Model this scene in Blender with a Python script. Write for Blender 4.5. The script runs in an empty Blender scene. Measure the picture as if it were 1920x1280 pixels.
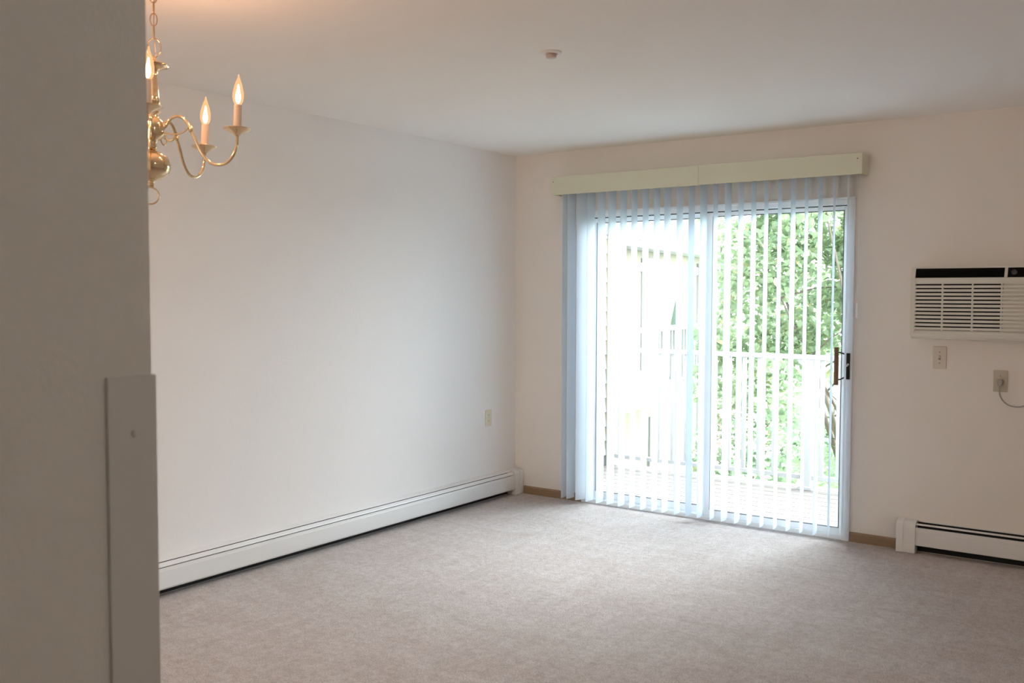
import bpy, math, random
from mathutils import Vector, Matrix

sc = bpy.context.scene
COL = sc.collection
PI = math.pi
random.seed(7)

# ------------------------------------------------------------------ camera
cam_d = bpy.data.cameras.new('camera')
cam = bpy.data.objects.new('camera', cam_d)
COL.objects.link(cam)
sc.camera = cam
yaw, pitch, roll = -0.615986, -0.048852, 0.002748
F = Vector((math.sin(yaw) * math.cos(pitch), math.cos(yaw) * math.cos(pitch), math.sin(pitch)))
R0 = F.cross(Vector((0, 0, 1))).normalized()
U0 = R0.cross(F)
Rv = R0 * math.cos(roll) + U0 * math.sin(roll)
Uv = -R0 * math.sin(roll) + U0 * math.cos(roll)
m = Matrix((Rv, Uv, -F)).transposed().to_4x4()
m.translation = Vector((4.00062, -5.69703, 1.44364))
cam.matrix_world = m
cam_d.sensor_width = 36.0
cam_d.lens = 1793.142 / 1920 * 36.0
cam_d.clip_start = 0.05
cam_d.clip_end = 300
cam_d.dof.use_dof = True
cam_d.dof.focus_distance = 6.4
cam_d.dof.aperture_fstop = 6.3

# ------------------------------------------------------------------ world, sun, exposure
world = bpy.data.worlds.new('overcast_sky')
sc.world = world
world.use_nodes = True
wn = world.node_tree
bg = wn.nodes['Background']
bg.inputs['Color'].default_value = (0.81, 0.905, 1.0, 1)
# hazy sky: bright around the veiled sun (ahead, to the right of the house), dimmer behind the house
_tc = wn.nodes.new('ShaderNodeTexCoord')
_dot = wn.nodes.new('ShaderNodeVectorMath'); _dot.operation = 'DOT_PRODUCT'
_dot.inputs[1].default_value = Vector((0.50, 0.82, 0.28)).normalized()
_mr = wn.nodes.new('ShaderNodeMapRange'); _mr.interpolation_type = 'SMOOTHSTEP'
_mr.inputs['From Min'].default_value = -0.25; _mr.inputs['From Max'].default_value = 1.0
_mr.inputs['To Min'].default_value = 0.7; _mr.inputs['To Max'].default_value = 11.0
wn.links.new(_tc.outputs['Generated'], _dot.inputs[0])
wn.links.new(_dot.outputs['Value'], _mr.inputs['Value'])
wn.links.new(_mr.outputs['Result'], bg.inputs['Strength'])

portal_d = bpy.data.lights.new('patio_door_portal', 'AREA')    # sky sampling aid in the door opening, gives no light
portal_d.shape = 'RECTANGLE'
portal_d.size, portal_d.size_y = 1.80, 1.98
portal_d.cycles.is_portal = True
portal = bpy.data.objects.new('patio_door_portal', portal_d)
COL.objects.link(portal)
portal.location = (1.477, 0.17, 1.0)
portal.rotation_euler = (math.radians(-90), 0, 0)

vs = sc.view_settings
vs.view_transform = 'Standard'
vs.look = 'None'
vs.gamma = 1
vs.use_curve_mapping = False
vs.exposure = 1.67
sc.cycles.max_bounces = 16
sc.cycles.diffuse_bounces = 10
sc.cycles.glossy_bounces = 6
sc.cycles.transmission_bounces = 10
sc.cycles.transparent_max_bounces = 16
sc.cycles.use_denoising = True
sc.cycles.caustics_reflective = False
sc.cycles.caustics_refractive = False
sc.cycles.sample_clamp_indirect = 6.0

# ------------------------------------------------------------------ materials
def new_mat(name):
    mt = bpy.data.materials.new(name)
    mt.use_nodes = True
    nt = mt.node_tree
    return mt, nt, nt.nodes['Principled BSDF']

def N(nt, kind, **kw):
    n = nt.nodes.new(kind)
    for k, v in kw.items():
        if k in n.inputs.keys():
            n.inputs[k].default_value = v
        else:
            setattr(n, k, v)
    return n

def plain(name, col, rough=0.5, metal=0.0, bump=0.0, bscale=80.0, var=0.0, vscale=3.0, spec=None):
    mt, nt, p = new_mat(name)
    p.inputs['Base Color'].default_value = (*col, 1)
    p.inputs['Roughness'].default_value = rough
    p.inputs['Metallic'].default_value = metal
    if spec is not None:
        p.inputs['Specular IOR Level'].default_value = spec
    tc = N(nt, 'ShaderNodeTexCoord')
    if var > 0:
        nz = N(nt, 'ShaderNodeTexNoise', Scale=vscale, Detail=4.0)
        nt.links.new(tc.outputs['Object'], nz.inputs['Vector'])
        mx = N(nt, 'ShaderNodeMix', data_type='RGBA')
        mx.inputs['A'].default_value = (*[c * (1 - var) for c in col], 1)
        mx.inputs['B'].default_value = (*[min(1, c * (1 + var)) for c in col], 1)
        nt.links.new(nz.outputs['Fac'], mx.inputs['Factor'])
        nt.links.new(mx.outputs['Result'], p.inputs['Base Color'])
    if bump > 0:
        nb = N(nt, 'ShaderNodeTexNoise', Scale=bscale, Detail=3.0)
        nt.links.new(tc.outputs['Object'], nb.inputs['Vector'])
        b = N(nt, 'ShaderNodeBump', Strength=bump, Distance=0.002)
        nt.links.new(nb.outputs['Fac'], b.inputs['Height'])
        nt.links.new(b.outputs['Normal'], p.inputs['Normal'])
    return mt

M = {}
M['wall'] = plain('wall_paint', (0.85, 0.795, 0.74), 0.75, bump=0.25, bscale=60, var=0.01, spec=0.2)
M['wall_side'] = plain('left_wall_paint', (0.86, 0.83, 0.805), 0.75, bump=0.25, bscale=60, var=0.01, spec=0.2)
M['hall_wall'] = plain('hall_wall_paint', (0.80, 0.79, 0.755), 0.8, bump=0.5, bscale=90, var=0.03, vscale=40, spec=0.2)
M['ceiling'] = plain('ceiling_paint', (0.88, 0.84, 0.80), 0.9, bump=0.2, bscale=60, spec=0.1)
M['white_enamel'] = plain('white_enamel', (0.80, 0.79, 0.77), 0.35)
M['vinyl'] = plain('white_vinyl', (0.92, 0.94, 0.95), 0.35)
M['dark'] = plain('dark_interior', (0.012, 0.012, 0.012), 0.8)
M['gap'] = plain('gap_shade_and_rubber', (0.10, 0.10, 0.11), 0.6)  # pane gaskets, and the painted shadow line under the door head
M['fin'] = plain('heater_fins', (0.10, 0.10, 0.10), 0.5, metal=0.6)
M['valance'] = plain('valance_vinyl', (0.72, 0.71, 0.55), 0.45, var=0.02)
M['ivory'] = plain('ivory_plastic', (0.74, 0.68, 0.52), 0.4)
M['tan_plate'] = plain('tan_cover_plate', (0.68, 0.61, 0.52), 0.4)
M['tan_plate2'] = plain('tan_outlet_plate', (0.54, 0.48, 0.38), 0.4)
M['ac'] = plain('beige_plastic', (0.74, 0.71, 0.64), 0.5)
M['ac_low'] = plain('beige_plastic_shade', (0.56, 0.53, 0.47), 0.5)
M['black'] = plain('black_plastic', (0.003, 0.003, 0.003), 0.6, spec=0.15)
M['knob_grey'] = plain('dark_grey_plastic', (0.06, 0.055, 0.06), 0.4)
M['cord_grey'] = plain('grey_cord', (0.36, 0.34, 0.31), 0.5)
M['guard'] = plain('corner_guard_vinyl', (0.70, 0.70, 0.68), 0.45, var=0.02, vscale=20)
M['screw'] = plain('dull_screw', (0.5, 0.48, 0.42), 0.4, metal=0.6)
M['dark_screw'] = plain('dark_screw', (0.25, 0.22, 0.17), 0.5)
M['handle_wood'] = plain('brown_wood_grip', (0.20, 0.105, 0.06), 0.4, var=0.15, vscale=30)
M['bronze'] = plain('dark_bronze', (0.03, 0.027, 0.025), 0.4, metal=0.5)
M['brass'] = plain('polished_brass', (0.78, 0.60, 0.38), 0.12, metal=1.0)
M['aged_brass'] = plain('aged_brass_chain', (0.45, 0.30, 0.19), 0.35, metal=0.9)
M['candle'] = plain('candle_sleeve', (0.86, 0.68, 0.53), 0.5)  # bulb glow is mixed into the orange tint of the off-white sleeve
M['spr'] = plain('sprinkler_cover', (0.80, 0.76, 0.72), 0.5)
M['spr_in'] = plain('sprinkler_core', (0.60, 0.48, 0.42), 0.4)
M['white_paint'] = plain('white_exterior_paint', (0.30, 0.305, 0.31), 0.5)
M['cream_post'] = plain('cream_trim', (0.24, 0.215, 0.14), 0.6)
M['grey_flash'] = plain('grey_flashing', (0.10, 0.11, 0.12), 0.6)
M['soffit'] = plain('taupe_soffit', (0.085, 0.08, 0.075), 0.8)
M['bark'] = plain('bark', (0.24, 0.19, 0.16), 0.9, bump=0.8, bscale=30, var=0.3, vscale=8)
M['ground'] = plain('lawn_ground', (0.22, 0.26, 0.16), 1.0, var=0.3, vscale=0.6)
M['blossom'] = plain('pink_blossom', (0.90, 0.62, 0.62), 0.8)
M['umb'] = plain('umbrella_green', (0.20, 0.29, 0.24), 0.8)
M['umb_pole'] = plain('umbrella_pole', (0.30, 0.21, 0.15), 0.6)
M['far_wall'] = plain('cream_house_wall', (0.24, 0.21, 0.15), 0.9)
M['far_white'] = plain('white_house_trim', (0.32, 0.32, 0.325), 0.7)
M['far_glass'] = plain('brown_far_door', (0.19, 0.155, 0.12), 0.6)
M['pot'] = plain('red_pot', (0.45, 0.06, 0.06), 0.6)

def baseboard_mat():
    mt, nt, p = new_mat('oak_baseboard')
    tc = N(nt, 'ShaderNodeTexCoord')
    mp = N(nt, 'ShaderNodeMapping'); mp.inputs['Scale'].default_value = (2, 40, 60)
    nz = N(nt, 'ShaderNodeTexNoise', Scale=3.0, Detail=6.0)
    cr = N(nt, 'ShaderNodeValToRGB')
    cr.color_ramp.elements[0].color = (0.22, 0.135, 0.075, 1)
    cr.color_ramp.elements[1].color = (0.40, 0.27, 0.165, 1)
    nt.links.new(tc.outputs['Object'], mp.inputs['Vector']); nt.links.new(mp.outputs['Vector'], nz.inputs['Vector'])
    nt.links.new(nz.outputs['Fac'], cr.inputs['Fac']); nt.links.new(cr.outputs['Color'], p.inputs['Base Color'])
    p.inputs['Roughness'].default_value = 0.45
    return mt
M['oak'] = baseboard_mat()

def carpet_mat():
    mt, nt, p = new_mat('carpet')
    tc = N(nt, 'ShaderNodeTexCoord')
    fine = N(nt, 'ShaderNodeTexNoise', Scale=170.0, Detail=5.0, Roughness=0.75)
    mid = N(nt, 'ShaderNodeTexNoise', Scale=34.0, Detail=4.0, Roughness=0.6)
    mid.inputs['Distortion'].default_value = 0.7
    mp = N(nt, 'ShaderNodeMapping'); mp.inputs['Rotation'].default_value = (0, 0, 0.62); mp.inputs['Scale'].default_value = (1.0, 2.6, 1)
    big = N(nt, 'ShaderNodeTexNoise', Scale=2.2, Detail=5.0, Roughness=0.62)
    big.inputs['Distortion'].default_value = 1.2
    for a in (fine, mid):
        nt.links.new(tc.outputs['Object'], a.inputs['Vector'])
    nt.links.new(tc.outputs['Object'], mp.inputs['Vector']); nt.links.new(mp.outputs['Vector'], big.inputs['Vector'])
    def ramp(a, b, lo, hi):
        cr = N(nt, 'ShaderNodeValToRGB')
        cr.color_ramp.elements[0].position = a; cr.color_ramp.elements[1].position = b
        cr.color_ramp.elements[0].color = (*lo, 1); cr.color_ramp.elements[1].color = (*hi, 1)
        return cr
    c1 = ramp(0.32, 0.66, (0.41, 0.345, 0.315), (0.93, 0.85, 0.82))
    nt.links.new(fine.outputs['Fac'], c1.inputs['Fac'])
    c2 = ramp(0.35, 0.65, (0.89, 0.855, 0.83), (1.0, 1.0, 1.0))
    nt.links.new(big.outputs['Fac'], c2.inputs['Fac'])
    c3 = ramp(0.3, 0.6, (0.78, 0.76, 0.75), (1.0, 1.0, 1.0))
    nt.links.new(mid.outputs['Fac'], c3.inputs['Fac'])
    m1 = N(nt, 'ShaderNodeMix', data_type='RGBA', blend_type='MULTIPLY'); m1.inputs['Factor'].default_value = 1
    m2 = N(nt, 'ShaderNodeMix', data_type='RGBA', blend_type='MULTIPLY'); m2.inputs['Factor'].default_value = 1
    nt.links.new(c1.outputs['Color'], m1.inputs['A']); nt.links.new(c2.outputs['Color'], m1.inputs['B'])
    nt.links.new(m1.outputs['Result'], m2.inputs['A']); nt.links.new(c3.outputs['Color'], m2.inputs['B'])
    mp2 = N(nt, 'ShaderNodeMapping'); mp2.inputs['Rotation'].default_value = (0, 0, -0.35); mp2.inputs['Scale'].default_value = (9.0, 0.9, 1)
    st = N(nt, 'ShaderNodeTexNoise', Scale=2.0, Detail=2.0)
    nt.links.new(tc.outputs['Object'], mp2.inputs['Vector']); nt.links.new(mp2.outputs['Vector'], st.inputs['Vector'])
    c4 = ramp(0.4, 0.6, (0.95, 0.94, 0.935), (1.0, 1.0, 1.0))
    nt.links.new(st.outputs['Fac'], c4.inputs['Fac'])
    m3 = N(nt, 'ShaderNodeMix', data_type='RGBA', blend_type='MULTIPLY'); m3.inputs['Factor'].default_value = 1
    nt.links.new(m2.outputs['Result'], m3.inputs['A']); nt.links.new(c4.outputs['Color'], m3.inputs['B'])
    nt.links.new(m3.outputs['Result'], p.inputs['Base Color'])
    p.inputs['Roughness'].default_value = 1.0
    p.inputs['Specular IOR Level'].default_value = 0.05
    p.inputs['Sheen Weight'].default_value = 0.3
    p.inputs['Sheen Roughness'].default_value = 0.6
    ad = N(nt, 'ShaderNodeMath', operation='MULTIPLY_ADD'); ad.inputs[1].default_value = 0.6
    nt.links.new(mid.outputs['Fac'], ad.inputs[0]); nt.links.new(fine.outputs['Fac'], ad.inputs[2])
    b = N(nt, 'ShaderNodeBump', Strength=0.8, Distance=0.008)
    nt.links.new(ad.outputs[0], b.inputs['Height']); nt.links.new(b.outputs['Normal'], p.inputs['Normal'])
    return mt
M['carpet'] = carpet_mat()

def vane_mat():
    mt, nt, p = new_mat('translucent_vane_vinyl')
    nt.nodes.remove(p)
    out = nt.nodes['Material Output']
    d = N(nt, 'ShaderNodeBsdfDiffuse', Color=(0.88, 0.89, 0.91, 1))
    t = N(nt, 'ShaderNodeBsdfTranslucent', Color=(0.86, 0.93, 0.98, 1))
    mx = N(nt, 'ShaderNodeMixShader'); mx.inputs[0].default_value = 0.57
    nt.links.new(d.outputs[0], mx.inputs[1]); nt.links.new(t.outputs[0], mx.inputs[2])
    nt.links.new(mx.outputs[0], out.inputs[0])
    return mt
M['vane'] = vane_mat()

def glass_mat():
    mt, nt, p = new_mat('door_glass')
    nt.nodes.remove(p)
    out = nt.nodes['Material Output']
    tr = N(nt, 'ShaderNodeBsdfTransparent', Color=(0.95, 0.97, 0.96, 1))
    gl = N(nt, 'ShaderNodeBsdfGlossy', Roughness=0.02)
    fr = N(nt, 'ShaderNodeFresnel', IOR=1.25)
    mx = N(nt, 'ShaderNodeMixShader')
    nt.links.new(fr.outputs[0], mx.inputs[0])
    nt.links.new(tr.outputs[0], mx.inputs[1]); nt.links.new(gl.outputs[0], mx.inputs[2])
    nt.links.new(mx.outputs[0], out.inputs[0])
    return mt
M['glass'] = glass_mat()

def leaf_mat(name, c1, c2, c3):
    mt, nt, p = new_mat(name)
    nt.nodes.remove(p)
    out = nt.nodes['Material Output']
    geo = N(nt, 'ShaderNodeNewGeometry')
    cr = N(nt, 'ShaderNodeValToRGB')
    e = cr.color_ramp.elements
    e[0].color = (*c1, 1); e[1].color = (*c2, 1)
    x = e.new(0.93); x.color = (*c2, 1)
    e[2].color = (*c3, 1)
    nt.links.new(geo.outputs['Random Per Island'], cr.inputs['Fac'])
    d = N(nt, 'ShaderNodeBsdfDiffuse'); t = N(nt, 'ShaderNodeBsdfTranslucent')
    g = N(nt, 'ShaderNodeBsdfGlossy', Roughness=0.45)
    mx = N(nt, 'ShaderNodeMixShader'); mx.inputs[0].default_value = 0.45
    m2 = N(nt, 'ShaderNodeMixShader'); m2.inputs[0].default_value = 0.04
    nt.links.new(cr.outputs[0], d.inputs[0]); nt.links.new(cr.outputs[0], t.inputs[0])
    nt.links.new(d.outputs[0], mx.inputs[1]); nt.links.new(t.outputs[0], mx.inputs[2])
    nt.links.new(mx.outputs[0], m2.inputs[1]); nt.links.new(g.outputs[0], m2.inputs[2])
    nt.links.new(m2.outputs[0], out.inputs[0])
    return mt
M['leaf'] = leaf_mat('maple_leaves', (0.36, 0.46, 0.30), (0.50, 0.60, 0.38), (0.66, 0.56, 0.30))
M['leaf2'] = leaf_mat('shrub_leaves', (0.30, 0.41, 0.28), (0.42, 0.52, 0.34), (0.5, 0.5, 0.26))

def deck_mat():
    mt, nt, p = new_mat('weathered_deck')
    tc = N(nt, 'ShaderNodeTexCoord')
    mp = N(nt, 'ShaderNodeMapping'); mp.inputs['Scale'].default_value = (1, 12, 1)
    nz = N(nt, 'ShaderNodeTexNoise', Scale=4.0, Detail=5.0)
    cr = N(nt, 'ShaderNodeValToRGB')
    cr.color_ramp.elements[0].color = (0.085, 0.07, 0.06, 1); cr.color_ramp.elements[1].color = (0.13, 0.11, 0.095, 1)
    nt.links.new(tc.outputs['Object'], mp.inputs['Vector']); nt.links.new(mp.outputs['Vector'], nz.inputs['Vector'])
    nt.links.new(nz.outputs['Fac'], cr.inputs['Fac']); nt.links.new(cr.outputs['Color'], p.inputs['Base Color'])
    p.inputs['Roughness'].default_value = 0.8
    return mt
M['deck'] = deck_mat()

def roof_mat():
    mt, nt, p = new_mat('grey_shingles')
    tc = N(nt, 'ShaderNodeTexCoord')
    br = N(nt, 'ShaderNodeTexBrick', Scale=3.0)
    br.inputs['Color1'].default_value = (0.050, 0.050, 0.052, 1); br.inputs['Color2'].default_value = (0.062, 0.061, 0.063, 1)
    br.inputs['Mortar'].default_value = (0.035, 0.035, 0.037, 1); br.inputs['Mortar Size'].default_value = 0.03
    nt.links.new(tc.outputs['Object'], br.inputs['Vector']); nt.links.new(br.outputs['Color'], p.inputs['Base Color'])
    p.inputs['Roughness'].default_value = 0.95
    return mt
M['roof'] = roof_mat()

def emit_mat(name, col, strength, mixfac=1.0):
    mt, nt, p = new_mat(name)
    nt.nodes.remove(p)
    out = nt.nodes['Material Output']
    em = N(nt, 'ShaderNodeEmission', Color=(*col, 1), Strength=strength)
    if mixfac < 1:
        tr = N(nt, 'ShaderNodeBsdfTransparent')
        mx = N(nt, 'ShaderNodeMixShader'); mx.inputs[0].default_value = mixfac
        nt.links.new(tr.outputs[0], mx.inputs[1]); nt.links.new(em.outputs[0], mx.inputs[2])
        nt.links.new(mx.outputs[0], out.inputs[0])
    else:
        nt.links.new(em.outputs[0], out.inputs[0])
    return mt
M['bulb'] = emit_mat('glowing_bulb_glass', (1.0, 0.50, 0.22), 0.40, 0.65)
M['filament'] = emit_mat('bulb_filament_glow', (1.0, 0.78, 0.48), 7.0)
M['fill_diffuser'] = emit_mat('fill_lamp_diffuser', (1.0, 0.86, 0.68), 2.0)  # glow of the two added fill lamps

# ------------------------------------------------------------------ mesh helpers
class MB:
    def __init__(s):
        s.v = []; s.f = []; s.sm = []
    def add(s, vs_, fs_, smooth=False):
        o = len(s.v)
        s.v += [tuple(v) for v in vs_]
        for f in fs_:
            s.f.append(tuple(i + o for i in f)); s.sm.append(smooth)
        return s
    def box(s, x0, x1, y0, y1, z0, z1):
        vs_ = [(x0, y0, z0), (x1, y0, z0), (x1, y1, z0), (x0, y1, z0), (x0, y0, z1), (x1, y0, z1), (x1, y1, z1), (x0, y1, z1)]
        return s.add(vs_, [(0, 3, 2, 1), (4, 5, 6, 7), (0, 1, 5, 4), (1, 2, 6, 5), (2, 3, 7, 6), (3, 0, 4, 7)])
    def prism(s, prof, axis, a, b, smooth=False):
        """closed 2-D outline swept along axis from a to b. axis x: prof = (y,z); axis y: (x,z); axis z: (x,y)"""
        n = len(prof)
        def P(p, t):
            return {'x': (t, p[0], p[1]), 'y': (p[0], t, p[1]), 'z': (p[0], p[1], t)}[axis]
        vs_ = [P(p, a) for p in prof] + [P(p, b) for p in prof]
        s.add(vs_, [(i, (i + 1) % n, n + (i + 1) % n, n + i) for i in range(n)], smooth)
        s.add([P(p, a) for p in prof], [tuple(range(n))[::-1]])
        s.add([P(p, b) for p in prof], [tuple(range(n))])
        return s
    def lathe(s, prof, c=(0, 0, 0), seg=24, smooth=True):
        vs_ = []; fs_ = []
        for r, z in prof:
            for k in range(seg):
                a = 2 * PI * k / seg
                vs_.append((c[0] + r * math.cos(a), c[1] + r * math.sin(a), c[2] + z))
        for i in range(len(prof) - 1):
            for k in range(seg):
                k2 = (k + 1) % seg
                fs_.append((i * seg + k, i * seg + k2, (i + 1) * seg + k2, (i + 1) * seg + k))
        fs_.append(tuple(range(seg))[::-1]); fs_.append(tuple((len(prof) - 1) * seg + k for k in range(seg)))
        return s.add(vs_, fs_, smooth)
    def tube(s, pts, r, seg=10, closed=False, cap=True):
        pts = [Vector(p) for p in pts]; n = len(pts)
        rr = r if isinstance(r, (list, tuple)) else [r] * n
        vs_ = []; fs_ = []
        nrm = None
        for i, p in enumerate(pts):
            if closed:
                t = pts[(i + 1) % n] - pts[i - 1]
            else:
                t = pts[min(i + 1, n - 1)] - pts[max(i - 1, 0)]
            t.normalize()
            if nrm is None:
                nrm = t.orthogonal().normalized()
            else:
                nrm = (nrm - t * nrm.dot(t)).normalized()
            b = t.cross(nrm)
            for k in range(seg):
                a = 2 * PI * k / seg
                vs_.append(p + (nrm * math.cos(a) + b * math.sin(a)) * rr[i])
        for i in range(n if closed else n - 1):
            j = (i + 1) % n
            for k in range(seg):
                k2 = (k + 1) % seg
                fs_.append((i * seg + k, i * seg + k2, j * seg + k2, j * seg + k))
        if not closed and cap:
            fs_.append(tuple(range(seg))[::-1]); fs_.append(tuple((n - 1) * seg + k for k in range(seg)))
        return s.add(vs_, fs_, True)
    def build(s, name, mat, parent=None, bevel=0.0, recalc=True):
        me = bpy.data.meshes.new(name)
        me.from_pydata(s.v, [], s.f)
        me.polygons.foreach_set('use_smooth', s.sm)
        me.materials.append(mat)
        if recalc:
            import bmesh
            bm = bmesh.new(); bm.from_mesh(me)
            bmesh.ops.recalc_face_normals(bm, faces=bm.faces)
            bm.to_mesh(me); bm.free()
        me.update()
        o = bpy.data.objects.new(name, me)
        COL.objects.link(o)
        if parent:
            o.parent = parent
        if bevel:
            md = o.modifiers.new('bevel', 'BEVEL'); md.width = bevel; md.segments = 2; md.limit_method = 'ANGLE'
            md.angle_limit = math.radians(40)
        return o

def tag(o, label=None, cat=None, group=None, kind=None):
    if label: o['label'] = label
    if cat: o['category'] = cat
    if group: o['group'] = group
    if kind: o['kind'] = kind
    return o

def thing(name, label, cat, loc=(0, 0, 0), rz=0.0, group=None):
    o = bpy.data.objects.new(name, None)
    o.empty_display_size = 0.1
    COL.objects.link(o)
    o.location = loc; o.rotation_euler = (0, 0, rz)
    return tag(o, label, cat, group)

def struct(o):
    o['kind'] = 'structure'
    return o

def smooth_curve(ctrl, n=8):
    """Catmull-Rom through the control points"""
    P = [Vector(c) for c in ctrl]
    P = [P[0] * 2 - P[1]] + P + [P[-1] * 2 - P[-2]]
    out = []
    for i in range(1, len(P) - 2):
        for k in range(n):
            t = k / n
            a, b, c, d = P[i - 1], P[i], P[i + 1], P[i + 2]
            out.append(0.5 * ((2 * b) + (c - a) * t + (2 * a - 5 * b + 4 * c - d) * t * t + (3 * b - 3 * c + d - a) * t ** 3))
    out.append(P[-2])
    return out

# ------------------------------------------------------------------ room shell
H = 2.44
XR, YB = 5.2, -8.0
DX0, DX1, DZ = 0.570, 2.407, 2.012            # patio door outer frame
struct(MB().box(-0.15, XR + .15, YB - .15, 0.18, -0.12, 0).build('floor', M['carpet']))
struct(MB().box(-0.15, XR + .15, YB - .15, 0.18, H, H + .2).build('ceiling', M['ceiling']))
struct(MB().box(-0.15, 0, YB, 0.18, 0, H).build('wall_left', M['wall_side']))
struct(MB().box(XR, XR + .15, YB, 0.18, 0, H).build('wall_right', M['wall']))
struct(MB().box(0, XR, YB - .15, YB, 0, H).build('wall_rear', M['wall']))
wb = MB()
wb.box(0, DX0, 0, 0.18, 0, H).box(DX1, XR, 0, 0.18, 0, H).box(DX0, DX1, 0, 0.18, DZ, H)
struct(wb.build('wall_back', M['wall']))
struct(MB().box(2.55, 2.67, YB, -4.80, 0, H).build('wall_front', M['hall_wall']))

# oak baseboards either side of the patio door
def baseboard(name, x0, x1):
    prof = [(0, 0), (-.011, 0), (-.011, .046), (-.006, .056), (0, .057)]
    return struct(MB().prism(prof, 'x', x0, x1).build(name, M['oak']))
baseboard('baseboard_left', 0.085, DX0 - .001)
baseboard('baseboard_right', DX1 + .002, 2.684)

# ------------------------------------------------------------------ vinyl corner guard on the near wall
g = thing('corner_guard', 'grey-white vinyl corner guard on the end of the near grey wall', 'corner guard', (2.67, -4.80, 0))
gp = [(0, -.079), (.0068, -.079), (.0072, -.076), (.0072, .004), (-.079, .004), (-.079, .0002), (0, .0002)]
MB().prism([(a, b) for a, b in gp], 'z', 0.08, 1.317).build('guard_channel', M['guard'], g, bevel=0.001)
for z in (1.228, 0.75, 0.25):
    o = MB().lathe([(0.001, .003), (.004, .003), (.0055, 0)], seg=14).build('screw', M['guard'], g)
    o.rotation_euler = (0, PI / 2, 0); o.location = (.0072, -.036, z)

# ------------------------------------------------------------------ patio door
d1 = bpy.data.objects.new('door_1', None); COL.objects.link(d1)
d1.location = (0, 0, 0); struct(d1)
# outer frame (slightly proud of the wall), with the head, sill and jambs
fr = MB()
fr.box(DX0, DX0 + .050, -.012, .10, 0, DZ).box(DX1 - .046, DX1, -.012, .10, 0, DZ)
fr.box(DX0 + .050, DX1 - .046, -.012, .10, DZ - .040, DZ).box(DX0 + .050, DX1 - .046, -.006, .12, 0, .030)
fr.build('door_frame', M['vinyl'], d1, bevel=0.003)
MB().box(DX0, DX1, -.018, -.0121, DZ - .012, DZ + .004).build('door_frame_lip', M['vinyl'], d1, bevel=.002)
MB().box(DX0 + .052, DX1 - .048, .0, .01, DZ - .047, DZ - .0402).build('head_shadow', M['gap'], d1)  # dark strip standing in for the shadow line below the head
# fixed panel on the left, sliding panel on the right
def sash(name, x0, x1, y0, y1, z0, z1, sl, sr, rt, rb):
    s_ = MB().box(x0, x0 + sl, y0, y1, z0, z1).box(x1 - sr, x1, y0, y1, z0, z1)
    s_.box(x0 + sl, x1 - sr, y0, y1, z1 - rt, z1).box(x0 + sl, x1 - sr, y0, y1, z0, z0 + rb)
    o = s_.build(name, M['vinyl'], d1, bevel=.002)
    ym = (y0 + y1) / 2
    MB().box(x0 + sl - .004, x1 - sr + .004, ym - .004, ym + .004, z0 + rb - .004, z1 - rt + .004).build('pane', M['glass'], o)
    gk = MB()
    a, b, c, d = x0 + sl, x1 - sr, z0 + rb, z1 - rt
    t = .004
    gk.box(a, a + t, y0 - .001, ym, c, d).box(b - t, b, y0 - .001, ym, c, d).box(a, b, y0 - .001, ym, c, c + t).box(a, b, y0 - .001, ym, d - t, d)
    gk.build('gasket', M['gap'], o)
    return o
sash('fixed_panel', DX0 + .051, 1.500, .052, .088, .031, DZ - .042, .026, .055, .030, .045)
sp = sash('sliding_panel', 1.475, DX1 - .047, .006, .042, .031, DZ - .048, .045, .020, .022, .036)
# pull handle and latch plate
hd = MB()
hd.prism([(2.3245, -.092), (2.336, -.094), (2.3475, -.090), (2.349, -.078), (2.338, -.074), (2.3245, -.078)], 'z', .925, 1.145)
h = hd.build('door_handle', M['handle_wood'], d1, bevel=.003)
for z in (1.105, .965):
    MB().tube(smooth_curve([(2.372, -.013, z + .010 * (1 if z > 1 else -1) * -1), (2.366, -.040, z), (2.352, -.068, z + .008 * (1 if z > 1 else -1)), (2.340, -.080, z + .008 * (1 if z > 1 else -1))], 5), .0045, 8).build('handle_bracket', M['bronze'], h)
lp = MB().box(2.369, 2.394, -.018, -.0122, .955, 1.108).build('latch_plate', M['bronze'], d1, bevel=.002)
MB().tube([(2.386, -.019, 1.045), (2.382, -.030, 1.036), (2.374, -.034, 1.030)], [.006, .005, .004], 8).build('latch_lever', M['vinyl'], lp)

# ------------------------------------------------------------------ vertical blind
vb = thing('vertical_blind', 'white vertical vane blind with cream valance over the patio door', 'blind', (0, 0, 0))
vz0, vz1 = 2.134, 2.250
for i, (a, b) in enumerate(((0.385, 1.4755), (1.4765, 2.4715))):
    o = MB().box(a, b, -.126, -.120, vz0 - (.004 if i else .006), vz1 + (.001 if i == 0 else 0)).build('valance_board', M['valance'], vb, bevel=.0015)
    xs = .40 if i == 0 else 2.445
    s2 = MB().lathe([(.0005, .0015), (.003, .0012), (.004, 0)], seg=12).build('screw', M['dark_screw'], o)
    s2.rotation_euler = (PI / 2, 0, 0); s2.location = (xs, -.126, 2.218)
for a, b in ((.385, .391), (2.4655, 2.4715)):
    MB().box(a, b, -.1195, -.0005, vz0 - .003, vz1).build('valance_return', M['valance'], vb, bevel=.001)
MB().box(.395, 2.455, -.1195, -.004, vz1 - .006, vz1 - .001).build('valance_top', M['valance'], vb)
MB().box(.40, 2.45, -.088, -.048, 2.178, 2.222).build('head_rail', M['white_enamel'], vb, bevel=.003)
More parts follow.
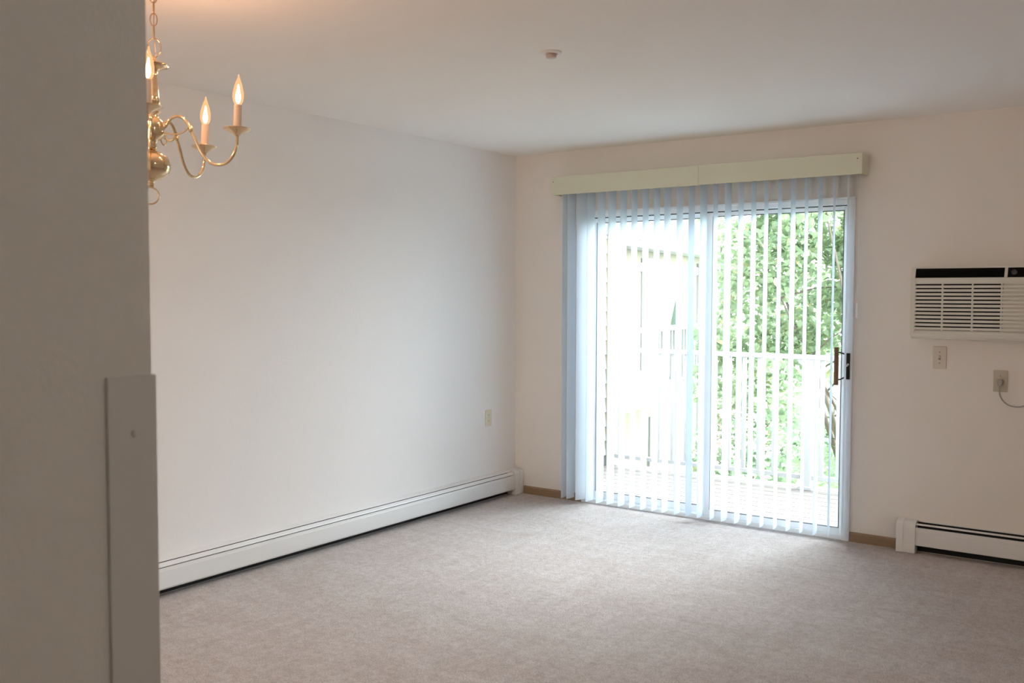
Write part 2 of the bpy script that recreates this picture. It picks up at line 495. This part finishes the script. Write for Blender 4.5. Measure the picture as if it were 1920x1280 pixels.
VX = [(0.465, -7.5), (0.519, 6.5), (0.600, 20.0), (0.673, 5.5), (0.754, 4.5), (0.836, 5.0), (0.921, 0.0), (1.003, -2.5), (1.086, -2.0),
      (1.167, -1.5), (1.242, 1.5), (1.329, 0.5), (1.411, 1.0), (1.492, 5.0), (1.572, -5.0), (1.654, 3.5), (1.738, -1.0), (1.819, -1.5),
      (1.898, -5.0), (1.982, -5.5), (2.063, -1.0), (2.143, -5.5), (2.225, -1.0), (2.305, -9.0), (2.384, -9.0)]
def vane_mesh(w=.089, z0=.030, z1=2.168, th=.0007, bow=.004):
    n = 8; mb = MB()
    L = []; Rr = []
    for k in range(n + 1):
        t = -w / 2 + w * k / n
        c = bow * (1 - (2 * t / w) ** 2) - bow / 2
        L.append((c - th / 2, t)); Rr.append((c + th / 2, t))
    mb.prism(L + Rr[::-1], 'z', z0, z1, smooth=False)
    return mb
vm = cm = None
for x, a in VX:
    if vm is None:
        o = vane_mesh().build('vane', M['vane'], vb); vm = o.data
    else:
        o = bpy.data.objects.new('vane', vm); COL.objects.link(o); o.parent = vb
    o.location = (x, -.068, 0); o.rotation_euler = (0, 0, -math.radians(a))
    if cm is None:
        c_ = MB().box(-.004, .004, -.004, .004, 2.1665, 2.1785).build('vane_carrier', M['white_enamel'], o); cm = c_.data
    else:
        c_ = bpy.data.objects.new('vane_carrier', cm); COL.objects.link(c_); c_.parent = o
wd = MB().tube([(2.436, -.045, 2.18), (2.436, -.045, 1.40)], .0012, 6).build('control_cord', M['vinyl'], vb)
MB().lathe([(.002, .09), (.0055, .08), (.0065, .005), (.004, 0)], (2.436, -.045, 1.315), 12).build('cord_weight', M['vinyl'], wd)

# ------------------------------------------------------------------ baseboard heaters (length along local x, wall at y=0, room towards -y)
def heater(name, label, length, capL, capR, open_damper, loc, rz):
    t = thing(name, label, 'baseboard heater', loc, rz)
    a = .100 if capL else 0
    b = length - (.100 if capR else 0)
    MB().box(a, b, -.006, -.001, .004, .172).build('back_plate', M['dark'], t)  # near-black colour stands in for the shade inside the casing
    MB().box(a, b, -.050, -.0062, .055, .105).build('heating_fins', M['fin'], t)
    MB().box(a, b, -.057, -.0062, .122, .139).build('slot_shade', M['dark'], t)  # dark filler that makes the slots read as shaded
    if open_damper:
        hood = [(0, .176), (-.014, .176), (-.014, .172), (0, .172)]
        damp = [(-.036, .1665), (-.0545, .1625), (-.0545, .160), (-.036, .163)]
        front = [(-.060, .148), (-.066, .146), (-.067, .128), (-.069, .126), (-.069, .050), (-.064, .046), (-.064, .049), (-.0665, .052), (-.0665, .125), (-.064, .144), (-.060, .146)]
    else:
        hood = [(0, .178), (-.020, .178), (-.036, .1740), (-.0415, .1705), (-.0415, .1685), (-.035, .1718), (-.019, .1755), (0, .1755)]
        damp = [(-.0455, .1660), (-.062, .1535), (-.0645, .149), (-.0635, .148), (-.060, .153), (-.045, .165)]
        front = [(-.062, .1445), (-.067, .1425), (-.068, .131), (-.0695, .129), (-.0695, .048), (-.064, .040), (-.064, .043), (-.0675, .049), (-.0675, .128), (-.065, .1415), (-.062, .1425)]
    MB().prism(hood, 'x', a, b).build('top_hood', M['white_enamel'], t)
    MB().prism(damp, 'x', a, b).build('damper_blade', M['white_enamel'], t)
    MB().prism(front, 'x', a, b).build('front_panel', M['white_enamel'], t)
    def cap(x0, x1):
        pr = [(0, .180)]
        for k in range(7):
            an = PI / 2 * k / 6
            pr.append((-.040 - .035 * math.sin(an), .145 + .035 * math.cos(an)))
        pr += [(-.0765, .06), (-.078, .002), (0, .002)]
        c = MB().prism(pr, 'x', x0, x1).build('end_cap', M['white_enamel'], t, bevel=.002)
        xa, xb = (x0, x0 + .036) if x0 < length / 2 else (x1 - .036, x1)
        pr2 = [(p[0] * 1.02 - (.0015 if p[0] < 0 else 0), p[1] + (.0015 if p[1] > .1 else 0)) for p in pr[:-2]] + [(-.0795, .002), (0, .002)]
        MB().prism(pr2, 'x', xa, xb).build('cap_overlap', M['white_enamel'], c)
    if capL: cap(0, .100)
    if capR: cap(length - .100, length)
    return t
# left wall: rotate so local -y points to +x and local x runs to the back wall
heater('baseboard_heater', 'long white baseboard heater along the left wall, closed damper', 5.6, False, True, False, (0.0, -5.606, 0), PI / 2)
heater('baseboard_heater', 'white baseboard heater under the air conditioner with open black slots', 2.4, True, False, True, (2.686, 0.0, 0), 0)

# ------------------------------------------------------------------ outlets and switch
def outlet(name, label, loc, rz, mat, kind='duplex', w=.070, hh=.116):
    t = thing(name, label, 'outlet' if kind != 'switch' else 'wall switch', loc, rz)
    pl = MB().box(-w / 2, w / 2, -.006, -.0003, -hh / 2, hh / 2).build('cover_plate', mat, t, bevel=.0025)
    if kind == 'duplex':
        for s_ in (1, -1):
            r = MB().prism([(.0165 * math.cos(q * PI / 8) , s_ * .0195 + max(-.0125, min(.0125, .0165 * math.sin(q * PI / 8)))) for q in range(16)], 'y', -.0075, -.0055).build('receptacle', mat, t)
            sl = MB()
            for dx in (-.006, .006):
                sl.box(dx - .001, dx + .001, -.0079, -.0074, s_ * .0195 - .001, s_ * .0195 + .0065)
            sl.box(-.002, .002, -.0079, -.0074, s_ * .0195 - .009, s_ * .0195 - .006)
            sl.build('slot', M['dark'], r)
        s2 = MB().lathe([(.0005, .0012), (.0025, .001), (.003, 0)], seg=10).build('screw', M['screw'], t)
        s2.rotation_euler = (PI / 2, 0, 0); s2.location = (0, -.006, 0)
    elif kind == 'single':
        MB().lathe([(.0175, .0), (.0175, .0018), (.016, .0025)], seg=20).build('receptacle', mat, t).rotation_euler = (PI / 2, 0, 0)
        t.children[-1].location = (0, -.0058, -.002)
        s2 = MB().lathe([(.0005, .0012), (.0025, .001), (.003, 0)], seg=10).build('screw', M['dark_screw'], t)
        s2.rotation_euler = (PI / 2, 0, 0); s2.location = (0, -.006, .030)
    else:
        MB().box(-.0055, .0055, -.0064, -.0058, -.0125, .0125).build('toggle_slot', M['dark_screw'], t)
        tg = MB().prism([(-.006, .004), (-.017, .011), (-.018, .007), (-.0062, -.004)], 'x', -.004, .004).build('toggle', mat, t, bevel=.001)
        for z in (.030, -.030):
            s2 = MB().lathe([(.0005, .0012), (.0028, .001), (.0034, 0)], seg=10).build('screw', M['dark_screw'], t)
            s2.rotation_euler = (PI / 2, 0, 0); s2.location = (0, -.006, z)
    return t
outlet('wall_outlet', 'ivory duplex outlet low on the left wall near the corner', (0, -.333, .579), PI / 2, M['ivory'])
outlet('light_switch', 'beige toggle switch plate just below the air conditioner', (2.878, 0, 1.102), 0, M['tan_plate'], 'switch', .070, .124)
outlet('wall_outlet', 'tan single outlet plate with the air conditioner cord plugged in', (3.184, 0, .987), 0, M['tan_plate2'], 'single')

# ------------------------------------------------------------------ through-wall air conditioner
ac = thing('air_conditioner', 'beige through-wall air conditioner with black top vent and louvred grille', 'air conditioner', (2.742, 0, 1.208))
W_, Hh = .665, .394            # outer size
yf = -.115
body = MB()
body.box(.004, W_ - .004, -.084, -.0005, .006, Hh - .004)
body.build('housing', M['ac'], ac, bevel=.006)
# front panel frame with sloped top
frm = MB()
slot_p = .02075
g0, g1 = .105 - .035, .300          # grille range in z
# side rims, bottom rim, top lip
def rim(a, b):
    return [(-.0845, .018), (-.106, .020), (yf, .032), (yf, .330), (-.090, Hh), (-.0845, Hh)]
frm.prism(rim(0, 0), 'x', 0, .022).prism(rim(0, 0), 'x', W_ - .022, W_)
frm.prism([(-.0845, 0.0), (-.098, .002), (-.108, .012), (yf + .001, .030), (yf + .001, .044), (-.0845, .044)], 'x', .004, W_ - .004)
frm.prism([(-.0845, Hh - .009), (-.093, Hh - .009), (-.0905, Hh + .0005), (-.0845, Hh + .0005)], 'x', .022, W_ - .022)
frm.prism([(-.0845, .309), (yf + .0005, .309), (yf + .0005, .330), (yf + .002, .334), (-.0845, .334)], 'x', .022, W_ - .022)
frm.prism([(-.0845, .334), (yf + .001, .334), (-.092, Hh - .009), (-.0845, Hh - .009)], 'x', .462, .477)
frm.build('front_frame', M['ac'], ac, bevel=.0015)
MB().box(.022, .462, -.092, -.0845, .334, Hh - .009).build('black_top_vent', M['black'], ac)
lv = MB()
for k in range(6):
    z = .340 + k * .0078
    yy = -.111 + (z - .334) * .36
    lv.prism([(yy + .006, z), (yy, z + .0015), (yy, z + .003), (yy + .006, z + .0015)], 'x', .022, .462)
lv.build('vent_louvre', M['black'], ac)
cp = MB().prism([(-.0845, .334), (-.112, .334), (-.0915, Hh - .009), (-.0845, Hh - .009)], 'x', .477, W_ - .022).build('control_panel', M['black'], ac)
for x in (.508, .570):
    kb = MB().lathe([(.015, 0), (.0145, .010), (.012, .012), (.001, .012)], seg=20).build('control_knob', M['knob_grey'], cp)
    kb.rotation_euler = (math.radians(75), 0, 0); kb.location = (x, -.1045, .3585)
# grille: dark backing, horizontal slats, vertical mullions
MB().box(.022, .452, -.094, -.089, .045, .309).build('grille_backing', M['dark'], ac)
sl = MB()
top = .300
sl.box(.022, W_ - .022, yf, -.0945, .3005, .309)
for k in range(12):
    zt = top - .0078 - k * slot_p
    zb = top - (k + 1) * slot_p
    sl.prism([(yf + .0, zb), (yf - .0005, zb + .003), (yf + .0015, zt), (-.097, zt), (-.097, zb)], 'x', .022, .458)
sl.prism([(yf, .045), (yf, top - 12 * slot_p - .003), (-.097, top - 12 * slot_p - .003), (-.097, .045)], 'x', .022, W_ - .022)
for x in (.022, .163, .312, .452):
    sl.box(x - (0 if x < .1 else .004), x + .004, yf + .0012, -.0945, .046, .3005)
sl.build('grille', M['ac'], ac)
rb = MB()
rb.box(.458, W_ - .022, yf + .010, -.089, .048, .3005)
for k in range(12):
    zt = top - .0078 - k * slot_p
    zb = top - (k + 1) * slot_p
    rb.prism([(yf + .0005, zb), (yf, zb + .003), (yf + .0015, zt), (yf + .010, zt), (yf + .010, zb)], 'x', .458, W_ - .022)
rb.build('solid_louvre_panel', M['ac'], ac)

# power cord with plug: hangs from the outlet in a loop and rises to the unit beyond the frame
cd = thing('power_cord', 'grey power cord looping right from the tan outlet', 'power cord', (3.184, 0, .985))
MB().prism([(-.013, .011), (.013, .011), (.0135, -.004), (.007, -.022), (-.007, -.022), (-.0135, -.004)], 'y', -.034, -.0088).build('plug', M['cord_grey'], cd, bevel=.003)
pts = smooth_curve([(0, -.026, -.020), (.0, -.028, -.045), (.004, -.024, -.075), (.020, -.016, -.105), (.045, -.012, -.124), (.080, -.010, -.130), (.115, -.010, -.124),
                    (.150, -.010, -.100), (.175, -.010, -.05), (.185, -.010, .05), (.187, -.012, .225)], 6)
MB().tube(pts, .0038, 8).build('cord', M['cord_grey'], cd)

# ------------------------------------------------------------------ ceiling sprinkler
sp_ = thing('ceiling_sprinkler', 'small round white sprinkler cover on the ceiling', 'sprinkler', (1.826, -2.352, H))
MB().lathe([(.043, -.0003), (.043, -.003), (.040, -.006), (.026, -.009), (.024, -.006)], seg=32).build('escutcheon', M['spr'], sp_)
MB().lathe([(.022, -.006), (.021, -.020), (.019, -.024), (.001, -.024)], seg=24).build('sprinkler_head', M['spr_in'], sp_)

# ------------------------------------------------------------------ unseen lamps added for indoor fill: kitchen side, then hall
hl = thing('fill_lamp', 'unseen round white lamp added as fill light on the kitchen side', 'fill lamp', (1.35, -7.1, H))
MB().lathe([(.165, -.0005), (.165, -.022), (.150, -.024)], seg=32).build('fill_lamp_base', M['white_enamel'], hl)
MB().lathe([(.148, -.025), (.140, -.055), (.110, -.080), (.060, -.094), (.001, -.098)], seg=32).build('fill_lamp_shade', M['fill_diffuser'], hl)
hp = bpy.data.lights.new('kitchen_fill_light', 'POINT'); hp.energy = 11.0; hp.color = (1.0, 0.93, 0.84); hp.shadow_soft_size = 0.10
ho = bpy.data.objects.new('kitchen_fill_light', hp); COL.objects.link(ho); ho.parent = hl; ho.location = (0, 0, -.22)

h2 = thing('fill_lamp', 'unseen small round white lamp added as fill light in the hall', 'fill lamp', (4.6, -4.5, H))  # added out of view to brighten the near wall
MB().lathe([(.115, -.0005), (.115, -.020), (.104, -.022)], seg=32).build('fill_lamp_base', M['white_enamel'], h2)
MB().lathe([(.102, -.023), (.096, -.045), (.070, -.062), (.035, -.070), (.001, -.072)], seg=32).build('fill_lamp_shade', M['fill_diffuser'], h2)
hp = bpy.data.lights.new('hall_fill_light', 'POINT'); hp.energy = 1.5; hp.color = (1.0, 0.98, 0.92); hp.shadow_soft_size = 0.08
ho = bpy.data.objects.new('hall_fill_light', hp); COL.objects.link(ho); ho.parent = h2; ho.location = (0, 0, -.18)

# ------------------------------------------------------------------ chandelier
def ring_pts(c, rx, rz, ang, n=20):
    return [(c[0] + rx * math.cos(2 * PI * k / n) * math.cos(ang), c[1] + rx * math.cos(2 * PI * k / n) * math.sin(ang), c[2] + rz * math.sin(2 * PI * k / n)) for k in range(n)]
CX, CY = 1.382, -3.904
ch = thing('chandelier', 'brass five-arm candle chandelier hanging on a chain beside the near grey wall', 'chandelier', (CX, CY, 2.202))
ch.rotation_euler = (math.radians(-4.0), math.radians(-1.9), 0)
zr = 2.208
def L(z): return z - zr
# centre column (lathe), z given absolute
prof = [(.0015, 2.178), (.006, 2.175), (.008, 2.168), (.012, 2.160), (.043, 2.152), (.046, 2.148), (.030, 2.142), (.013, 2.134), (.011, 2.118), (.015, 2.085), (.019, 2.050),
        (.023, 2.030), (.014, 2.022), (.020, 2.012), (.024, 2.004), (.016, 1.996), (.022, 1.985), (.034, 1.975), (.037, 1.960), (.036, 1.935), (.030, 1.925), (.018, 1.918), (.014, 1.905), (.019, 1.897), (.014, 1.889)]
MB().lathe([(r, L(z)) for r, z in prof][::-1], seg=32).build('centre_column', M['brass'], ch)
ball = [(.013, 1.888), (.020, 1.884), (.036, 1.878), (.050, 1.866), (.058, 1.848), (.059, 1.836), (.054, 1.818), (.041, 1.805), (.025, 1.797), (.012, 1.793), (.011, 1.784), (.015, 1.780), (.010, 1.775), (.003, 1.772)]
MB().lathe([(r, L(z)) for r, z in ball][::-1], seg=36).build('bottom_ball', M['brass'], ch)
MB().tube(ring_pts((0, 0, L(1.7475)), .026, .026, math.radians(55)), .0024, 8, closed=True).build('bottom_ring', M['brass'], ch)
MB().tube(ring_pts((0, 0, L(2.204)), .020, .029, math.radians(50)), .0022, 8, closed=True).build('top_loop', M['brass'], ch)
arm_r = [(.030, 1.952), (.045, 1.965), (.058, 1.985), (.080, 1.993), (.104, 1.978), (.130, 1.930), (.155, 1.880), (.180, 1.853), (.205, 1.845), (.232, 1.852), (.252, 1.876), (.2615, 1.905), (.262, 1.940)]
zb = 1.952
ph0 = -0.642
bulb_pos = []
for k in range(5):
    a = ph0 + k * 2 * PI / 5
    ca, sa = math.cos(a), math.sin(a)
    P = lambda r, z: (r * ca, r * sa, L(z))
    arm = MB().tube(smooth_curve([P(r, z) for r, z in arm_r], 6), .0048, 10).build('arm', M['brass'], ch)
    MB().tube(smooth_curve([P(.034, 1.944), P(.055, 1.938), P(.080, 1.938), P(.100, 1.946), P(.112, 1.958)], 5), .0026, 8).build('brace', M['brass'], arm)
    cu = smooth_curve([P(.040, 1.938), P(.046, 1.922), P(.060, 1.916), P(.071, 1.926), P(.068, 1.938), P(.060, 1.936)], 5)
    MB().tube(cu, .0024, 8).build('scroll', M['brass'], arm)
    MB().lathe([(.001, -.010), (.006, -.007), (.008, 0), (.006, .007), (.003, .012), (.001, .018)], P(.120, 1.952), 12).build('knob', M['brass'], arm)
    c = P(.262, zb)
    MB().lathe([(.006, -.018), (.010, -.014), (.014, -.010), (.028, -.004), (.040, .002), (.0425, .004), (.041, .005), (.026, .001), (.012, -.003), (.001, -.003)], c, 28).build('drip_dish', M['brass'], ch)
    sl_ = MB().lathe([(.0125, .000), (.0120, .004), (.0115, .075), (.0105, .079), (.001, .079)], c, 20).build('candle_sleeve', M['candle'], ch)
    bp = [(.006, .079), (.011, .082), (.0155, .092), (.0172, .104), (.0165, .118), (.0125, .136), (.0075, .152), (.0035, .163), (.0022, .168), (.003, .1705), (.0012, .173)]
    bl = MB().lathe(bp, c, 20).build('flame_bulb', M['bulb'], ch)
    MB().lathe([(.003, .084), (.0062, .090), (.0080, .099), (.0072, .110), (.0040, .126), (.0022, .138), (.001, .142)], c, 14).build('filament', M['filament'], bl)
    pl = bpy.data.lights.new('candle_light', 'POINT')
    pl.energy = 0.45; pl.color = (1.0, 0.50, 0.25); pl.shadow_soft_size = .012
    po = bpy.data.objects.new('candle_light', pl); COL.objects.link(po); po.parent = ch
    po.location = (c[0], c[1], c[2] + .200)
# chain to the ceiling and canopy
CHI = Matrix.LocRotScale(ch.location, ch.rotation_euler, None).inverted() @ Matrix.Translation((CX, CY, H))   # hangs plumb from the ceiling
z = 2.248 - H; k = 0
while z < -.045:
    o = MB().tube(ring_pts((0, 0, z), .0102, .0195, math.radians(-40 if k % 2 == 0 else 50), 16), .0018, 6, closed=True).build('chain_link', M['aged_brass'], ch)
    o.matrix_basis = CHI
    z += .0345; k += 1
o = MB().lathe([(.004, -.042), (.010, -.036), (.030, -.028), (.052, -.012), (.060, -.0005)], seg=28).build('canopy', M['brass'], ch); o.matrix_basis = CHI
wp = smooth_curve([(.004, .003, 2.175 - H), (.008, -.006, 2.25 - H), (-.006, .007, 2.33 - H), (.004, -.004, 2.41 - H)], 6)
o = MB().tube(wp, .0013, 6).build('lamp_wire', M['aged_brass'], ch); o.matrix_basis = CHI

# ------------------------------------------------------------------ outside: deck, side wall, railing
zd = -.070
dk = MB()
y = .19
while y < 1.80:
    dk.box(-.20, 4.5, y, y + .131, zd - .035, zd)
    y += .140
deck = struct(dk.build('floor_deck', M['deck'], bevel=.003))
struct(MB().box(-.20, 4.5, .19, 1.82, -.30, zd - .036).build('trim_deck_joist', M['white_paint']))
# lap-sided wing wall closing the balcony on the left
sw = MB()
zz = .02
while zz < 2.00:
    sw.prism([(-.34, zz), (-.205, zz), (-.218, zz + .128), (-.34, zz + .128)], 'y', .18, 1.70)
    zz += .128
struct(sw.build('wall_siding', M['white_paint']))
struct(MB().box(-.34, -.212, .18, 1.70, -.30, .019).build('trim_flashing', M['grey_flash']))
struct(MB().box(-.36, -.160, 1.701, 1.84, -.30, 2.7).build('trim_corner_post', M['cream_post'], bevel=.004))
struct(MB().box(-.36, -.195, .18, 1.699, 1.97, 2.7).build('trim_soffit_beam', M['soffit']))

rl = thing('deck_railing', 'white deck railing with square balusters just outside the patio door', 'railing', (0, 1.70, zd))
rx0, rx1 = -.155, 4.4
MB().box(rx0, rx1, -.030, .030, 1.015, 1.052).build('top_rail', M['white_paint'], rl, bevel=.004)
MB().box(rx0, rx1, -.020, .020, .078, .112).build('bottom_rail', M['white_paint'], rl, bevel=.003)
x = rx0 + .09
bmesh0 = None
while x < rx1 - .05:
    if abs(x - 1.60) > .075 and x < 3.4:
        if bmesh0 is None:
            o = MB().box(-.015, .015, -.015, .015, .1125, 1.0145).build('baluster', M['white_paint'], rl, bevel=.002); bmesh0 = o.data
        else:
            o = bpy.data.objects.new('baluster', bmesh0); COL.objects.link(o); o.parent = rl
            md = o.modifiers.new('bevel', 'BEVEL'); md.width = .002; md.segments = 2
        o.location = (x, 0, 0)
    x += .1265
po_ = MB().box(1.562, 1.638, -.045, .031, .0, 1.0145).build('post', M['white_paint'], rl, bevel=.005)
MB().box(1.545, 1.655, -.062, .048, .0005, .028).build('post_base', M['white_paint'], po_, bevel=.004)
for s_ in (1, -1):
    cx_ = 1.60
    MB().prism([(cx_ + s_ * .038, 1.014), (cx_ + s_ * .085, 1.014), (cx_ + s_ * .078, .990), (cx_ + s_ * .055, .975), (cx_ + s_ * .045, .950), (cx_ + s_ * .038, .930)], 'y', -.025, .015).build('post_bracket', M['white_paint'], po_)

# ------------------------------------------------------------------ ground far below
struct(MB().box(-60, 60, 2.2, 90, -3.3, -3.0).build('ground', M['ground']))

# ------------------------------------------------------------------ neighbouring wing
nb = thing('neighbouring_house', 'cream house wing with pale shingled roof beyond the deck railing', 'house', (-3.67, 8.45, -3.0), math.radians(7))
# local x = outward normal, local y = along the wing
MB().box(-6, 0, -5, 7.2, 0, 5.30).build('house_wall', M['far_wall'], nb)
rf = MB()
e0, e1, z0, z1 = .45, -6.45, 5.40, 7.25
rf.add([(e0, -5.4, z0), (e0, 7.6, z0), (e1, 7.6, z0), (e1, -5.4, z0), (-3, -5.4, z1), (-3, 4.6, z1)],
       [(0, 1, 5, 4), (1, 2, 5), (2, 3, 4, 5), (0, 4, 3), (0, 3, 2, 1)])
rf.build('roof', M['roof'], nb)
MB().box(.45, .54, -5.4, 7.7, 5.30, 5.41).build('gutter', M['far_white'], nb, bevel=.02)
MB().box(.005, .50, -5.4, 7.7, 5.20, 5.299).build('soffit', M['far_white'], nb)
MB().box(.002, .03, -5, 7.2, 4.85, 5.0).build('frieze', M['far_white'], nb)
for y_, w2, za, zb_ in ((1.2, .9, 3.2, 5.0), (4.4, 1.0, 3.2, 5.0), (1.6, .9, .1, 2.2), (4.6, 1.2, .9, 2.2)):
    w_ = MB().box(.001, .05, y_ - w2 / 2 - .08, y_ + w2 / 2 + .08, za - .05, zb_ + .08).build('window_casing', M['far_white'], nb)
    MB().box(.051, .06, y_ - w2 / 2, y_ + w2 / 2, za, zb_).build('window_pane', M['far_glass'], w_)
MB().box(.001, 1.15, -4, 2.0, 2.85, 3.05).build('balcony_slab', M['far_white'], nb)
rr = thing('balcony_railing', 'distant white balcony railing on the cream house wing', 'railing', (-3.67, 8.45, .05), math.radians(7))
MB().box(1.06, 1.12, -4, 1.9, .86, .93).build('top_rail', M['far_white'], rr)
MB().box(1.07, 1.11, -4, 1.9, .05, .10).build('bottom_rail', M['far_white'], rr)
y = -1.6
while y < 1.9:
    MB().box(1.075, 1.105, y - .015, y + .015, .1005, .8595).build('baluster', M['far_white'], rr)
    y += .14
MB().box(1.04, 1.14, 1.90, 2.00, .0005, 2.1).build('post', M['far_white'], rr)

um = thing('patio_umbrella', 'folded green patio umbrella standing on the distant balcony', 'umbrella', (-2.85, 8.75, .05))
MB().lathe([(.02, 0), (.02, 1.48), (.012, 1.52)], seg=10).build('umbrella_pole', M['umb_pole'], um)
MB().lathe([(.13, .56), (.15, .64), (.14, .95), (.08, 1.25), (.022, 1.45)], seg=14).build('umbrella_canopy', M['umb'], um)
MB().lathe([(.19, .0005), (.19, .05), (.05, .09), (.021, .16)], seg=16).build('umbrella_base', M['grey_flash'], um)

# ------------------------------------------------------------------ trees
def leaf_cloud(name, mat, parent, blobs, n, size, seed, droop=0.5):
    rnd = random.Random(seed)
    vs_ = []; fs_ = []
    tot = sum(b[3] ** 2 * b[4] for b in blobs)
    for (bx, by, bz, br, bw) in blobs:
        cnt = int(n * br * br * bw / tot)
        for _ in range(cnt):
            while True:
                p = Vector((rnd.uniform(-1, 1), rnd.uniform(-1, 1), rnd.uniform(-1, 1)))
                if .15 < p.length < 1: break
            p = p * (p.length ** -.35)
            c = Vector((bx, by, bz)) + Vector((p.x * br, p.y * br, p.z * br * .85))
            s = size * rnd.uniform(.6, 1.25)
            # leaf frame
            d = Vector((rnd.gauss(0, 1), rnd.gauss(0, 1), rnd.gauss(-droop, .5))).normalized()
            nn = Vector((rnd.gauss(0, .6), rnd.gauss(0, .6), 1)).normalized()
            w = d.cross(nn)
            if w.length < .1: continue
            w.normalize(); nn = w.cross(d)
            o = len(vs_)
            vs_ += [c, c + d * s * .35 + w * s * .42 + nn * s * .08, c + d * s * .72 + w * s * .26, c + d * s * 1.05 - nn * s * .12,
                    c + d * s * .72 - w * s * .26, c + d * s * .35 - w * s * .42 + nn * s * .08, c + d * s * .5 - nn * s * .02]
            fs_ += [(o, o + 1, o + 6), (o + 1, o + 2, o + 6), (o + 2, o + 3, o + 6), (o + 3, o + 4, o + 6), (o + 4, o + 5, o + 6), (o + 5, o, o + 6)]
    mb = MB(); mb.add(vs_, fs_)
    return mb.build(name, mat, parent, recalc=False)

def branches(base, tips, r0, seed):
    rnd = random.Random(seed)
    mb = MB()
    fork = Vector(base) + Vector((0, 0, (min(t[2] for t in tips) - base[2]) * .55))
    mb.tube([base, Vector(base) * .5 + fork * .5 + Vector((.04, -.03, 0)), fork], [r0, r0 * .85, r0 * .7], 12)
    for t in tips:
        t = Vector(t)
        mid = fork * .5 + t * .5 + Vector((rnd.uniform(-.2, .2), rnd.uniform(-.2, .2), rnd.uniform(0, .3)))
        pts_ = smooth_curve([fork, mid, t], 5)
        n_ = len(pts_)
        mb.tube(pts_, [r0 * .45 * (1 - .85 * i / (n_ - 1)) for i in range(n_)], 8)
        for q in range(4):
            p = pts_[3 + q * 2 if 3 + q * 2 < n_ else n_ - 2]
            e = p + Vector((rnd.uniform(-.7, .7), rnd.uniform(-.7, .7), rnd.uniform(-.1, .6)))
            mb.tube([p, (p + e) / 2 + Vector((0, 0, .05)), e], [r0 * .14, r0 * .1, r0 * .04], 6)
    return mb

TX, TY = .95, 6.2
rnd = random.Random(3)
tr = thing('maple_tree', 'large green leafy tree beyond the right part of the deck railing', 'tree', (TX, TY, -3))
blobs = []
for i in range(46):
    a = rnd.uniform(0, 2 * PI); r = rnd.uniform(.1, 1.0) ** .6 * 1.75; zz_ = rnd.uniform(-.9, 4.2) + 3
    k_ = 1 if zz_ < 6 else .8
    blobs.append((r * math.cos(a) * k_, r * math.sin(a) * k_, zz_, rnd.uniform(.34, .62), 1))
blobs += [(-1.45, -1.0, 4.0, .45, 1), (-1.5, -.9, 3.4, .5, 1), (-1.2, -.9, 3.0, .5, 1), (-1.25, -.9, 4.5, .4, 1), (-1.0, -.8, 3.7, .5, 1), (-1.75, -.8, 3.9, .3, 1), (-.9, -.6, 5.3, .45, 1), (-.55, -.4, 4.75, .55, 1), (-.3, -.3, 5.2, .5, 1), (-.1, -.2, 4.4, .5, 1), (.1, -.5, 4.9, .5, 1)]
MB_ = branches((0, 0, 0), [(b[0] * .9, b[1] * .9, b[2]) for b in blobs[:14]], .10, 5)
MB_.build('trunk', M['bark'], tr)
lf = leaf_cloud('foliage', M['leaf'], tr, blobs, 35000, .088, 11)
lf['kind'] = 'stuff'

fs = thing('flowering_tree', 'small tree with pink blossoms right behind the deck railing', 'tree', (0.05, 4.35, -3))
b2 = [(-.25, 0, 2.75, .42, 1), (.2, .2, 2.9, .42, 1), (.0, -.1, 2.4, .5, 1), (.45, 0, 2.3, .45, 1), (-.4, .1, 2.1, .4, 1), (.1, .1, 1.8, .5, 1), (.7, .1, 2.0, .4, 1), (-.1, .2, 3.15, .3, 1)]
branches((0, 0, 0), [(b[0], b[1], b[2]) for b in b2[:6]], .06, 9).build('trunk', M['bark'], fs)
leaf_cloud('foliage', M['leaf2'], fs, b2, 2200, .085, 21)['kind'] = 'stuff'
bb = leaf_cloud('blossom', M['blossom'], fs, [(-.15, -.2, 3.05, .30, 1), (.25, -.25, 2.95, .3, 1), (-.3, -.3, 2.75, .28, 1)], 520, .048, 31)
bb['kind'] = 'stuff'

fb = thing('evergreen_hedge', 'dense green shrubbery low behind the deck railing', 'hedge', (1.2, 9.5, -3))
b3 = []
for i in range(34):
    b3.append((rnd.uniform(-3.2, 3.4), rnd.uniform(-.8, 1.0), rnd.uniform(.3, 2.7), rnd.uniform(.4, .7), 1))
leaf_cloud('foliage', M['leaf2'], fb, b3, 9000, .14, 41)['kind'] = 'stuff'
